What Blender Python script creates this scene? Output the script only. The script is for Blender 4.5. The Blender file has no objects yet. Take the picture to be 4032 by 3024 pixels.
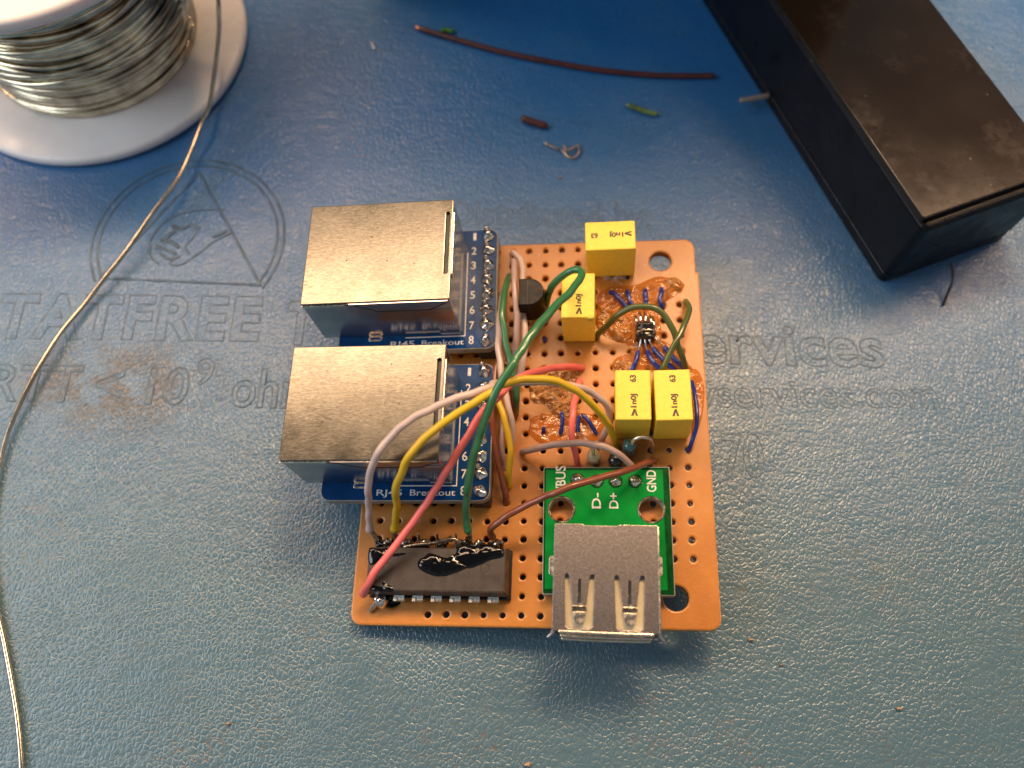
import bpy, bmesh, math, random
from mathutils import Vector, Matrix, noise
random.seed(7)
U = 0.01                      # scene units per millimetre (1 unit = 100 mm)
scene = bpy.context.scene
scene.unit_settings.system = 'METRIC'; scene.unit_settings.scale_length = 0.1
COL = scene.collection

# ------------------------------------------------------------ camera
F = 3270.0
CW = Vector((-0.7550, -68.8752, 118.2870))
A6 = math.radians(6.0)
BT = Matrix(((math.cos(A6), 0, -math.sin(A6)), (0, 1, 0), (math.sin(A6), 0, math.cos(A6))))   # board -> world
ZB = 4.6
RB = Matrix((((0.99402722,0.02681784,-0.10578605),(0.01509138,0.92624496,0.37661986),(0.10808392,-0.37596685,0.92030799))))
RW = RB @ BT.transposed()
CB = BT.transposed() @ (CW - Vector((0, 0, ZB)))
cam = bpy.data.cameras.new('camera'); camo = bpy.data.objects.new('camera', cam); COL.objects.link(camo)
camo.matrix_world = Matrix.Translation(CW * U) @ RW.transposed().to_4x4()
cam.sensor_width = 36; cam.lens = F / 4032 * 36
cam.clip_start = 0.01; cam.clip_end = 60
cam.dof.use_dof = True; cam.dof.focus_distance = 1.13; cam.dof.aperture_fstop = 1.45
scene.camera = camo

# ------------------------------------------------------------ world and lamps
w = bpy.data.worlds.new('World'); scene.world = w; w.use_nodes = True
nt = w.node_tree; bg = nt.nodes['Background']
tc = nt.nodes.new('ShaderNodeTexCoord'); sp = nt.nodes.new('ShaderNodeSeparateXYZ')
cr = nt.nodes.new('ShaderNodeValToRGB')
nt.links.new(tc.outputs['Generated'], sp.inputs[0]); nt.links.new(sp.outputs['Z'], cr.inputs[0])
nt.links.new(cr.outputs[0], bg.inputs[0])
E_ = cr.color_ramp.elements; E_.new(.5); E_.new(.8)
for e_, (p_, c_) in zip(E_, ((0.0, (.10, .11, .13)), (.30, (1.0, .98, 1.0)), (.62, (.62, .64, .70)), (.93, (.22, .24, .28)))):
    e_.position = p_; e_.color = c_ + (1,)
bg.inputs[1].default_value = 0.36

def area(name, loc, target, sx, sy, power, color):
    l = bpy.data.lights.new(name, 'AREA'); l.shape = 'RECTANGLE'; l.size = sx * U; l.size_y = sy * U
    l.energy = power; l.color = color
    o = bpy.data.objects.new(name, l); COL.objects.link(o)
    o.location = Vector(loc) * U
    d = (Vector(target) - Vector(loc)).normalized()
    o.rotation_euler = d.to_track_quat('-Z', 'Y').to_euler()
    return o
area('desk_lamp_light', (60, 235, 380), (0, -20, 0), 120, 55, 130, (1, .66, .36))
area('bench_light_panel', (-20, 210, 430), (-10, -10, 0), 1050, 90, 400, (1, .65, .40))
area('cool_fill_light', (-330, -60, 250), (-40, 20, 0), 190, 190, 66, (.80, .90, 1))  # added cool fill from the left to brighten the spool; no known window
scene.view_settings.view_transform = 'Standard'; scene.view_settings.look = 'None'
scene.view_settings.exposure = 0; scene.view_settings.gamma = 1

# ------------------------------------------------------------ materials
def S(c):   # sRGB 0-255 -> linear
    return tuple(((x/255)/12.92 if x/255 <= .04045 else ((x/255+.055)/1.055)**2.4) for x in c) + (1,)
class N:
    def __init__(s, name):
        s.m = bpy.data.materials.new(name); s.m.use_nodes = True; s.t = s.m.node_tree
        s.p = s.t.nodes['Principled BSDF']; s.c = s.t.nodes.new('ShaderNodeTexCoord')
    def n(s, kind, ins={}, **kw):
        x = s.t.nodes.new('ShaderNode' + kind)
        for k, v in kw.items(): setattr(x, k, v)
        for k, v in ins.items(): s.set(x, k, v)
        return x
    def set(s, x, k, v):
        if isinstance(v, bpy.types.NodeSocket): s.t.links.new(v, x.inputs[k])
        else: x.inputs[k].default_value = v
    def noise(s, scale, detail=3, rough=.5, vec=None, stretch=None):
        v = vec or s.c.outputs['Object']
        if stretch: v = s.n('Mapping', {'Vector': v, 'Scale': stretch}).outputs[0]
        return s.n('TexNoise', {'Vector': v, 'Scale': scale, 'Detail': detail, 'Roughness': rough}).outputs[0]
    def ramp(s, f, stops):
        r = s.n('ValToRGB', {'Fac': f}); e = r.color_ramp.elements
        while len(e) < len(stops): e.new(.5)
        for i, (p, c) in enumerate(stops):
            e[i].position = p; e[i].color = c if len(c) == 4 else tuple(c) + (1,)
        return r.outputs[0]
    def rng(s, f, a, b, c, d):
        return s.n('MapRange', {'Value': f, 'From Min': a, 'From Max': b, 'To Min': c, 'To Max': d}).outputs[0]
    def mix(s, f, a, b, mode='MIX'):
        x = s.n('Mix', data_type='RGBA', blend_type=mode)
        s.set(x, 0, f); s.set(x, 6, a); s.set(x, 7, b); return x.outputs[2]
    def math(s, op, a, b=0.):
        x = s.n('Math', operation=op); s.set(x, 0, a); s.set(x, 1, b); return x.outputs[0]
    def bump(s, h, strength=.3, dist=.002, normal=None):
        b = s.n('Bump', {'Height': h, 'Strength': strength, 'Distance': dist})
        if normal: s.t.links.new(normal, b.inputs['Normal'])
        return b.outputs[0]
    def P(s, **kw):
        for k, v in kw.items(): s.set(s.p, k.replace('_', ' '), v)
        return s.m

def varied(name, c, rough=.45, metal=0., nscale=60, amt=.25, bumps=.1, bscale=300, spec=.5, rvar=.1, **kw):
    a = N(name); f = a.noise(nscale)
    dark = tuple(x * (1 - amt) for x in c[:3]) + (1,); lite = tuple(min(1, x * (1 + amt)) for x in c[:3]) + (1,)
    col = a.ramp(f, [(.3, dark), (.7, lite)])
    r = a.rng(a.noise(nscale * 1.7), .3, .7, max(.02, rough - rvar), rough + rvar)
    nn = a.bump(a.noise(bscale), bumps, .001)
    return a.P(**{'Base Color': col, 'Roughness': r, 'Metallic': metal, 'Specular IOR Level': spec, 'Normal': nn, **kw})

# blue pebbled vinyl mat
a = N('mat_blue_vinyl'); oc = a.c.outputs['Object']
warp = a.n('TexNoise', {'Vector': oc, 'Scale': 9., 'Detail': 2.})
off = a.n('VectorMath', {0: warp.outputs[1], 1: (.5, .5, .5)}, operation='SUBTRACT')
off2 = a.n('VectorMath', {0: off.outputs[0], 3: .035}, operation='SCALE')
vec = a.n('VectorMath', {0: oc, 1: off2.outputs[0]}, operation='ADD').outputs[0]
warpb = a.n('TexNoise', {'Vector': oc, 'Scale': 160., 'Detail': 1.})
offb = a.n('VectorMath', {0: a.n('VectorMath', {0: warpb.outputs[1], 1: (.5, .5, .5)}, operation='SUBTRACT').outputs[0], 3: .0035}, operation='SCALE')
vec = a.n('VectorMath', {0: vec, 1: offb.outputs[0]}, operation='ADD').outputs[0]
vmap = a.n('Mapping', {'Vector': vec, 'Rotation': (0, 0, .35), 'Scale': (1.15, .9, 1)}).outputs[0]
v1 = a.n('TexVoronoi', {'Vector': vmap, 'Scale': 140.}, feature='DISTANCE_TO_EDGE').outputs['Distance']
v1s = a.n('TexVoronoi', {'Vector': vmap, 'Scale': 140., 'Smoothness': .6}, feature='SMOOTH_F1').outputs['Distance']
sm_ = a.n('MapRange', {'Value': v1, 'From Min': 0., 'From Max': .24, 'To Min': 0., 'To Max': 1.}, interpolation_type='SMOOTHSTEP')
pebble = a.math('SUBTRACT', a.math('MULTIPLY', sm_.outputs[0], .62), a.math('MULTIPLY', a.math('MULTIPLY', v1s, v1s), .45))
flat = a.noise(5., 3)                                     # zones where the grain is worn shallow
amp = a.rng(flat, .35, .68, 1.0, .45)
fine = a.noise(420., 3)
fold = a.noise(26., 3, .6, stretch=(1, 2.2, 1))
h = a.math('ADD', a.math('MULTIPLY', pebble, amp), a.math('ADD', a.math('MULTIPLY', fine, .05), a.math('MULTIPLY', fold, 1.5)))
crev = a.rng(v1, .0, .10, 1, 0)
patch = a.rng(a.noise(7.5, 4, .6), .50, .66, 0, 1)
speck = a.rng(a.noise(70., 3, .6), .45, .62, 0, 1)
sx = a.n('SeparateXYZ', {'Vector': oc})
low = a.rng(sx.outputs['Y'], -.75, -.15, 1, .12)         # the near half is the most soiled
dirtf = a.math('MULTIPLY', a.math('MULTIPLY', crev, a.math('MULTIPLY', patch, speck)), low)
base = a.ramp(a.noise(6., 4, .6), [(.3, (.014, .148, .43, 1)), (.5, (.018, .165, .46, 1)), (.72, (.036, .178, .43, 1))])
base = a.mix(a.rng(v1, 0, .14, .5, 0), base, (.030, .075, .12, 1))
base = a.mix(a.rng(sx.outputs['Y'], -.50, .50, .88, 0), base, (.075, .140, .160, 1))      # greyer towards the near side: grime, plus the warm light's cast painted in
base = a.mix(dirtf, base, (.16, .085, .035, 1))
# brown stain left on the lettering at the left
d = a.n('VectorMath', {0: a.n('VectorMath', {0: oc, 1: (-.635, -.228, 0)}, operation='SUBTRACT').outputs[0], 1: (1., 2.0, 1)}, operation='MULTIPLY')
dl = a.n('VectorMath', {0: d.outputs[0]}, operation='LENGTH').outputs['Value']
st = a.math('MULTIPLY', a.rng(dl, .07, .20, 1, 0), a.rng(a.noise(13., 4, .7), .43, .53, 0, 1))
st = a.math('MULTIPLY', st, a.rng(a.noise(110., 2), .3, .6, .35, .9))
base = a.mix(a.math('MULTIPLY', st, .95), base, (.055, .048, .040, 1))
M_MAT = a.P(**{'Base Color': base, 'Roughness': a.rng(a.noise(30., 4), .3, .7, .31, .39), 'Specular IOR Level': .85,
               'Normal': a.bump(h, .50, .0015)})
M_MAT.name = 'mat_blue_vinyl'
M_EMB = varied('mat_emboss', (.072, .125, .180, 1), .38, nscale=50, amt=.3, bumps=.3, bscale=250)

# orange paper-phenolic perfboard
a = N('board_phenolic')
f1 = a.noise(14., 5, .6); f2 = a.noise(120., 3, .6, stretch=(1, 4, 1))
col = a.ramp(f1, [(.3, (.42, .150, .018, 1)), (.55, (.50, .192, .028, 1)), (.75, (.58, .235, .048, 1))])
col = a.mix(a.rng(f2, .4, .7, 0, .35), col, (.55, .22, .05, 1))
stn = a.rng(a.noise(4.5, 5, .65), .50, .66, 0, .45)
col = a.mix(stn, col, (.33, .115, .016, 1))
fib = a.rng(a.n('TexVoronoi', {'Vector': a.c.outputs['Object'], 'Scale': 30.}).outputs['Distance'], .03, .06, .5, 0)
col = a.mix(fib, col, (.74, .42, .2, 1))
M_BOARD = a.P(**{'Base Color': col, 'Roughness': a.rng(f2, .3, .7, .30, .42), 'Specular IOR Level': .6, 'Normal': a.bump(f2, .12, .001),
                 'Subsurface Weight': .0})
M_BLUEPCB = varied('pcb_blue', (.003, .042, .15, 1), .22, nscale=40, amt=.25, bumps=.12, bscale=120, spec=.12, rvar=.06)
M_PCBEDGE = varied('pcb_edge', (.30, .29, .26, 1), .5)
M_GREEN = varied('pcb_green', (.002, .21, .030, 1), .22, nscale=30, amt=.2, bumps=.1, bscale=120, spec=.15, rvar=.06)
M_GREEND = varied('pcb_green_border', (.001, .055, .010, 1), .28, spec=.12)
M_SILK = varied('silkscreen_white', (.62, .62, .60, 1), .55, nscale=260, amt=.22)
M_WHITEP = varied('white_plastic', (.86, .80, .77, 1), .33, nscale=12, amt=.05, bumps=.03, spec=.5, Subsurface_Weight=.15, Subsurface_Scale=.02)
M_CREAM = varied('insulator_cream', (.62, .55, .38, 1), .4, nscale=20, amt=.1)
M_BLACKP = varied('black_plastic', (.012, .012, .013, 1), .35, nscale=20, amt=.3, bumps=.06)
# brushed nickel shell
a = N('shell_nickel')
st1 = a.noise(60., 3, .7, stretch=(1, 16, 1)); sp1 = a.noise(520., 2, .6, stretch=(.35, 1, 1)); sp2 = a.noise(14., 4, .65)
pits = a.rng(a.n('TexVoronoi', {'Vector': oc if False else a.c.outputs['Object'], 'Scale': 26.}).outputs['Distance'], .05, .075, 1, 0)
col = a.ramp(sp1, [(.3, (.138, .130, .108, 1)), (.7, (.205, .196, .168, 1))])
col = a.mix(a.math('MULTIPLY', pits, .6), col, (.10, .08, .05, 1))
M_NICKEL = a.P(**{'Base Color': col, 'Metallic': 1., 'Roughness': a.rng(sp2, .3, .7, .15, .27),
                  'Normal': a.bump(a.math('ADD', st1, sp1), .05, .0006)})
M_NICKSIDE = varied('shell_nickel_side', (.66, .60, .55, 1), .22, metal=1., nscale=30, amt=.15, bumps=.04, bscale=200, rvar=.05)
# mottled tin of the usb shell
a = N('shell_tin')
g = a.noise(240., 4, .8); g2 = a.noise(9., 3)
col = a.ramp(g, [(.30, (.17, .155, .148, 1)), (.5, (.36, .325, .31, 1)), (.66, (.66, .60, .56, 1))])
M_TIN = a.P(**{'Base Color': col, 'Metallic': 1., 'Roughness': a.rng(g, .3, .7, .34, .22), 'Normal': a.bump(g, .12, .001)})
M_SCR = varied('shell_scratch', (.12, .09, .055, 1), .4, metal=.8)
M_EDGE = varied('bright_edge_metal', (.78, .70, .58, 1), .25, metal=1., nscale=80, amt=.1)
M_SOLDER = varied('solder', (.74, .72, .68, 1), .18, metal=1., nscale=120, amt=.25, bumps=.35, bscale=130, rvar=.08)
M_SOLDERD = varied('solder_fluxed', (.30, .26, .20, 1), .2, metal=.9, nscale=120, amt=.6, bumps=.4, bscale=130, rvar=.08)
M_PIN = varied('tinned_pin', (.84, .78, .68, 1), .38, metal=1., nscale=90, amt=.25, bumps=.1)
M_WIRETIN = varied('solder_wire', (.74, .62, .46, 1), .17, metal=1., nscale=40, amt=.2, bumps=.06, rvar=.05)
M_SPOOLT = varied('spool_wire', (.74, .60, .44, 1), .16, metal=1., nscale=24, amt=.5, bumps=.05, rvar=.06)
M_SPOOLT2 = varied('spool_wire_dark', (.40, .32, .23, 1), .22, metal=1., nscale=24, amt=.4, bumps=.05, rvar=.06)
def ins(name, c, **kw): return varied(name, c, .33, nscale=14, amt=.10, bumps=.06, bscale=60, spec=.5, rvar=.05, Subsurface_Weight=.1, Subsurface_Scale=.006, **kw)
M_WH = ins('insulation_white', (.60, .47, .43, 1)); M_YE = ins('insulation_yellow', (.70, .46, .02, 1))
M_PK = ins('insulation_pink', (.80, .17, .15, 1)); M_GR = ins('insulation_green', (.035, .17, .060, 1), Coat_Weight=.6, Coat_Roughness=.1)
M_OL = ins('insulation_olive', (.075, .105, .022, 1), Coat_Weight=.6, Coat_Roughness=.1)
M_GY = ins('insulation_grey', (.42, .30, .27, 1)); M_BR = ins('insulation_brown', (.20, .055, .022, 1), Coat_Weight=.5, Coat_Roughness=.12)
M_BL = varied('insulation_blue', (.010, .032, .24, 1), .22, nscale=40, amt=.3, bumps=.4, bscale=80)
M_BRD = varied('insulation_maroon', (.075, .018, .014, 1), .4, nscale=40, amt=.3)
M_CAP = varied('capacitor_yellow', (.88, .64, .07, 1), .45, nscale=200, amt=.06, bumps=.12, bscale=260, spec=.4)
M_INK = varied('printing_ink', (.05, .035, .010, 1), .5, nscale=300, amt=.5)
# chip epoxy
M_CHIP = varied('chip_epoxy', (.042, .033, .027, 1), .42, nscale=50, amt=.2, bumps=.14, bscale=420, spec=.5)
M_CHIPT = varied('transistor_epoxy', (.008, .007, .007, 1), .38, nscale=70, amt=.4, bumps=.1, bscale=300, spec=.18)
M_GOO = varied('black_flux', (.002, .002, .0025, 1), .07, nscale=60, amt=.4, bumps=.06, bscale=14, spec=.55, rvar=.03)
# clear amber resin
def resin(name, fac, tint, c, bs, bd, rough=.07):
    a = N(name); nn = a.bump(a.noise(bs, 4, .6), .8, bd)
    a.P(**{'Base Color': c, 'Roughness': rough, 'Specular IOR Level': 1.0, 'Normal': nn, 'Coat Weight': .7, 'Coat Roughness': .05})
    tr = a.n('BsdfTransparent', {'Color': tint}); mx = a.n('MixShader', {'Fac': fac})
    out = a.t.nodes['Material Output']
    a.t.links.new(tr.outputs[0], mx.inputs[1]); a.t.links.new(a.p.outputs[0], mx.inputs[2]); a.t.links.new(mx.outputs[0], out.inputs[0])
    return a.m
M_RES = resin('amber_resin', .42, (.97, .72, .42, 1), (.58, .22, .03, 1), 20., .012, .05)
M_RESL = resin('amber_resin_lumpy', .85, (.92, .66, .4, 1), (.60, .27, .065, 1), 26., .06, .06)
# black glossy case top, scuffed
a = N('case_top_gloss')
vor = a.n('TexVoronoi', {'Vector': a.c.outputs['Object'], 'Scale': 20.}).outputs['Distance']
dots = a.rng(vor, .03, .065, 1, 0)
cl = a.math('MULTIPLY', a.rng(a.noise(5., 6, .7), .52, .66, 0, 1), a.rng(a.noise(60., 4, .7), .4, .62, 0, 1))
col = a.mix(a.math('MULTIPLY', cl, .13), (.018, .011, .006, 1), (.13, .10, .08, 1))
col = a.mix(a.math('MULTIPLY', dots, .5), col, (.20, .15, .11, 1))
M_CASET = a.P(**{'Base Color': col, 'Roughness': a.math('ADD', a.rng(a.noise(12., 4), .3, .7, .13, .20), a.math('MULTIPLY', cl, .12)), 'Specular IOR Level': .32,
                 'Normal': a.bump(a.noise(90., 3), .05, .001)})
M_CASE = varied('case_body_black', (.004, .004, .006, 1), .34, nscale=18, amt=.4, bumps=.08, bscale=160, spec=.25)
M_GLAZE1 = varied('resistor_cream', (.50, .43, .25, 1), .16, nscale=40, amt=.15, Coat_Weight=.6)
M_GLAZE2 = varied('resistor_teal', (.045, .17, .16, 1), .14, nscale=40, amt=.2, Coat_Weight=.6)
M_GLAZE3 = varied('resistor_dark', (.02, .02, .016, 1), .15, nscale=40, amt=.2, Coat_Weight=.6)
M_CRUMB = varied('crumb_tan', (.45, .30, .18, 1), .5, nscale=90, amt=.3)
M_SCRAPG = varied('scrap_green', (.10, .17, .05, 1), .35, nscale=60, amt=.5, Coat_Weight=.5)
M_CLEAR = varied('clear_sliver', (.55, .62, .68, 1), .12, nscale=60, amt=.2, Coat_Weight=1.)

# ------------------------------------------------------------ building helpers
ORG = {}
def obj_from(name, vs, fs, mat, parent=None, smooth=False, label=None, base_origin=False):
    xs = [v[0] for v in vs]; ys = [v[1] for v in vs]; zs = [v[2] for v in vs]
    o0 = Vector(((min(xs)+max(xs))/2, (min(ys)+max(ys))/2, min(zs)))
    me = bpy.data.meshes.new(name)
    me.from_pydata([tuple((Vector(v)-o0)*U) for v in vs], [], fs); me.update()
    if smooth: me.polygons.foreach_set('use_smooth', [True]*len(me.polygons))
    me.materials.append(mat)
    o = bpy.data.objects.new(name, me); COL.objects.link(o)
    po = Vector((0, 0, 0))
    if parent is not None: o.parent = parent; po = ORG[parent.name]
    o.location = (o0 - po) * U; ORG[o.name] = o0
    if label: o['label'] = label
    return o
def thing(name, label, cat, group=None, loc=(0, 0, 0), rot=None):
    o = bpy.data.objects.new(name, None); COL.objects.link(o); o.location = Vector(loc)*U
    if rot is not None: o.rotation_euler = rot.to_euler()
    o.empty_display_size = .05
    o['label'] = label; o['category'] = cat
    if group: o['group'] = group
    ORG[o.name] = Vector((0, 0, 0)) if rot is not None else Vector(loc)
    return o
def tag(o, label, cat, group=None):
    o['label'] = label; o['category'] = cat
    if group: o['group'] = group
    return o
class G:     # geometry accumulator
    def __init__(s): s.v = []; s.f = []
    def add(s, vs, fs):
        n = len(s.v); s.v += [tuple(v) for v in vs]; s.f += [tuple(i+n for i in f) for f in fs]; return s
    def bm(s, bm):
        bm.verts.index_update(); n = len(s.v); s.v += [tuple(v.co) for v in bm.verts]
        s.f += [tuple(v.index+n for v in f.verts) for f in bm.faces]; bm.free(); return s
    def xf(s, M):
        s.v = [tuple(M @ Vector(v)) for v in s.v]; return s
    def build(s, name, mat, parent=None, smooth=False, **kw): return obj_from(name, s.v, s.f, mat, parent, smooth, **kw)
def box(g, x0, x1, y0, y1, z0, z1, bev=0., seg=2):
    bm = bmesh.new(); bmesh.ops.create_cube(bm, size=1)
    for v in bm.verts:
        v.co = Vector((x0 if v.co.x < 0 else x1, y0 if v.co.y < 0 else y1, z0 if v.co.z < 0 else z1))
    if bev: bmesh.ops.bevel(bm, geom=list(bm.edges), offset=bev, segments=seg, affect='EDGES', profile=.6)
    return g.bm(bm)
def catmull(P, n=10):
    P = [Vector(p) for p in P]; Q = [P[0]*2-P[1]] + P + [P[-1]*2-P[-2]]; out = []
    for i in range(1, len(Q)-2):
        p0, p1, p2, p3 = Q[i-1:i+3]
        for k in range(n):
            t = k/n
            out.append(.5*((2*p1)+(p2-p0)*t+(2*p0-5*p1+4*p2-p3)*t*t+(3*p1-p0-3*p2+p3)*t**3))
    out.append(P[-1]); return out
def tube(g, P, r, n=10, seg=12, caps=True, rf=None):
    pts = catmull(P, n) if n > 1 else [Vector(p) for p in P]
    L = len(pts); up = Vector((0, 0, 1)); rings = []
    t0 = (pts[1]-pts[0]).normalized()
    nrm = t0.cross(up if abs(t0.z) < .9 else Vector((1, 0, 0))).normalized()
    start = len(g.v)
    R = [(r if rf is None else r*rf(i/(L-1))) for i in range(L)]
    seq = []
    t1 = (pts[-1]-pts[-2]).normalized()
    if caps:
        seq += [(pts[0]-t0*R[0]*c, R[0]*s, t0) for c, s in ((.97, .2), (.75, .66), (.4, .92))]
    for i, p in enumerate(pts):
        t = (pts[min(i+1, L-1)]-pts[max(i-1, 0)]).normalized(); seq.append((p, R[i], t))
    if caps: seq += [(pts[-1]+t1*R[-1]*c, R[-1]*s, t1) for c, s in ((.4, .92), (.75, .66), (.97, .2))]
    vs = []; fs = []
    for p, rr, t in seq:
        nrm = (nrm - t*nrm.dot(t)).normalized(); b = t.cross(nrm)
        for k in range(seg):
            a_ = 2*math.pi*k/seg; vs.append(p+(nrm*math.cos(a_)+b*math.sin(a_))*rr)
    m = len(seq)
    for i in range(m-1):
        for k in range(seg):
            k2 = (k+1) % seg; fs.append((i*seg+k, i*seg+k2, (i+1)*seg+k2, (i+1)*seg+k))
    fs.append(tuple(range(seg))[::-1]); fs.append(tuple((m-1)*seg+k for k in range(seg)))
    return g.add(vs, fs)
def lathe(g, prof, c=(0, 0), seg=20, jit=0., seed=0, sx=1, sy=1, tilt=(0, 0)):
    vs = []; fs = []; n = len(prof); z00 = prof[0][1]
    for i, (r, z) in enumerate(prof):
        for k in range(seg):
            a_ = 2*math.pi*k/seg
            q = 1 + (jit*noise.noise(Vector((math.cos(a_)*1.3+seed*7.1, math.sin(a_)*1.3, z*1.1+seed))) if jit else 0)
            vs.append((c[0]+r*q*math.cos(a_)*sx+tilt[0]*(z-z00), c[1]+r*q*math.sin(a_)*sy+tilt[1]*(z-z00), z))
    for i in range(n-1):
        for k in range(seg):
            k2 = (k+1) % seg; fs.append((i*seg+k, i*seg+k2, (i+1)*seg+k2, (i+1)*seg+k))
    fs.append(tuple(range(seg))[::-1]); fs.append(tuple((n-1)*seg+k for k in range(seg)))
    return g.add(vs, fs)
def curve_mesh(splines, half, bevel, fill='BOTH', bres=1):
    cu = bpy.data.curves.new('tmp_outline', 'CURVE'); cu.dimensions = '2D'; cu.fill_mode = fill
    cu.extrude = max(half-bevel, 0)*U; cu.bevel_depth = bevel*U; cu.bevel_resolution = bres
    cu.offset = -bevel*U
    for pts in splines:
        s_ = cu.splines.new('POLY'); s_.points.add(len(pts)-1); s_.use_cyclic_u = True
        for i, p in enumerate(pts): s_.points[i].co = (p[0]*U, p[1]*U, 0, 1)
    return eval_mesh(cu)
def eval_mesh(cu):
    o = bpy.data.objects.new('tmp_outline', cu); COL.objects.link(o)
    dg = bpy.context.evaluated_depsgraph_get(); dg.update()
    me = bpy.data.meshes.new_from_object(o.evaluated_get(dg))
    bm = bmesh.new(); bm.from_mesh(me); bmesh.ops.remove_doubles(bm, verts=bm.verts, dist=1e-6)
    for v in bm.verts: v.co /= U
    bpy.data.objects.remove(o); bpy.data.curves.remove(cu); bpy.data.meshes.remove(me)
    return bm
def plate(g, outer, holes, z0, z1, bevel=.05, bres=1):
    bm = curve_mesh([outer]+holes, (z1-z0)/2, bevel, bres=bres)
    bmesh.ops.translate(bm, verts=bm.verts, vec=(0, 0, (z0+z1)/2)); return g.bm(bm)
def circ(cx, cy, r, n=16, sx=1, sy=1): return [(cx+r*sx*math.cos(2*math.pi*k/n), cy+r*sy*math.sin(2*math.pi*k/n)) for k in range(n)]
def rrect(x0, x1, y0, y1, r, n=5):
    out = []
    for cx, cy, a0 in ((x1-r, y1-r, 0), (x0+r, y1-r, 90), (x0+r, y0+r, 180), (x1-r, y0+r, 270)):
        for k in range(n+1):
            a_ = math.radians(a0+90*k/n); out.append((cx+r*math.cos(a_), cy+r*math.sin(a_)))
    return out
def bp(u, v, z, R=RB, C=CB):      # photo pixel + height above the board -> board millimetres
    d_ = R.transposed() @ Vector(((u-2016)/F, -(v-1512)/F, -1)); t = (z-C.z)/d_.z; return C+d_*t
def wp(u, v, z): return bp(u, v, z, RW, CW)
def q1(x, y): return (1050+x/2.212, 700+y/2.212)
def q2(x, y): return (1900+x/2.212, 800+y/2.212)
def q3(x, y): return (1050+x/2.212, 1300+y/2.212)
def q4(x, y): return (1900+x/2.212, 1400+y/2.212)
def q5(x, y): return (1300+x/2.212, 1900+y/2.212)
def q6(x, y): return (2000+x/2.212, 1800+y/2.212)
def B(q, pts): return [bp(*q(x, y), z) for x, y, z in pts]
def text_bm(s, width, height, ang=0., extr=.01, font_off=0., outline=None):
    cu = bpy.data.curves.new('tmp_text', 'FONT'); cu.body = s; cu.size = 1*U*10
    cu.offset = font_off*U*10
    if outline is None: cu.fill_mode = 'BOTH'; cu.extrude = 0
    else: cu.fill_mode = 'NONE'; cu.bevel_depth = outline*U; cu.bevel_resolution = 2
    cu.resolution_u = 4; cu.space_character = 1.0 if font_off < .03 or outline is None else 1.13
    bm = eval_mesh(cu)
    x0 = min(v.co.x for v in bm.verts); x1 = max(v.co.x for v in bm.verts)
    # cap height from the built-in font: about 0.73 of its size
    k = width/(x1-x0); ky = height/(7.0)
    for v in bm.verts:
        v.co.x = (v.co.x-x0)*k; v.co.y = v.co.y*ky
    if outline is None:
        r = bmesh.ops.extrude_face_region(bm, geom=list(bm.faces)); vv = [e for e in r['geom'] if isinstance(e, bmesh.types.BMVert)]
        bmesh.ops.translate(bm, verts=vv, vec=(0, 0, extr))
    bmesh.ops.rotate(bm, verts=bm.verts, cent=(0, 0, 0), matrix=Matrix.Rotation(ang, 3, 'Z'))
    return bm
def text(g, s, x, y, z, width, height, ang=0., **kw):
    bm = text_bm(s, width, height, ang, **kw); bmesh.ops.translate(bm, verts=bm.verts, vec=(x, y, z)); return g.bm(bm)
def blob(g, outline, z0, h, rough=0., fscale=1., edge=.35, rings=14, n=6, seed=0, drop=.12):
    P = [Vector((p[0], p[1], 0)) for p in outline]; P = P+[P[0]]
    pts = catmull(P, n)[:-1]; c = sum(pts, Vector())/len(pts); m = len(pts); vs = []; fs = []
    for k in range(rings+1):
        s_ = 1-k/(rings+.5)
        for p in pts:
            q = c+(p-c)*s_; e = 1-s_
            dist = (p-c).length*e
            hh = h*(1-math.exp(-dist/edge*1.2)) if k else -drop
            nz = noise.fractal(Vector((q.x*fscale+seed*3.3, q.y*fscale, seed)), 1., 2., 3)*rough*min(1, dist/edge)
            vs.append((q.x, q.y, z0+max(hh+nz, -.1) if k else z0-drop))
    for k in range(rings):
        for i in range(m):
            j = (i+1) % m; fs.append((k*m+i, k*m+j, (k+1)*m+j, (k+1)*m+i))
    fs.append(tuple(rings*m+i for i in range(m)))
    return g.add(vs, fs)

# ============================================================ THE MAT
g = G(); nx, ny = 8, 8
g.add([(-330+660*i/nx, -260+560*j/ny, 0) for j in range(ny+1) for i in range(nx+1)],
      [(j*(nx+1)+i, j*(nx+1)+i+1, (j+1)*(nx+1)+i+1, (j+1)*(nx+1)+i) for j in range(ny) for i in range(nx)])
n0 = len(g.v); g.add([(-330, -260, -2.5), (330, -260, -2.5), (330, 300, -2.5), (-330, 300, -2.5)], [(3, 2, 1, 0)])
g.f += [(0, nx, n0+1, n0), (nx, (ny+1)*(nx+1)-1, n0+2, n0+1), ((ny+1)*(nx+1)-1, ny*(nx+1), n0+3, n0+2), (ny*(nx+1), 0, n0, n0+3)]
matte = obj_from('ground_mat', g.v, g.f, M_MAT); matte['kind'] = 'structure'
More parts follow.
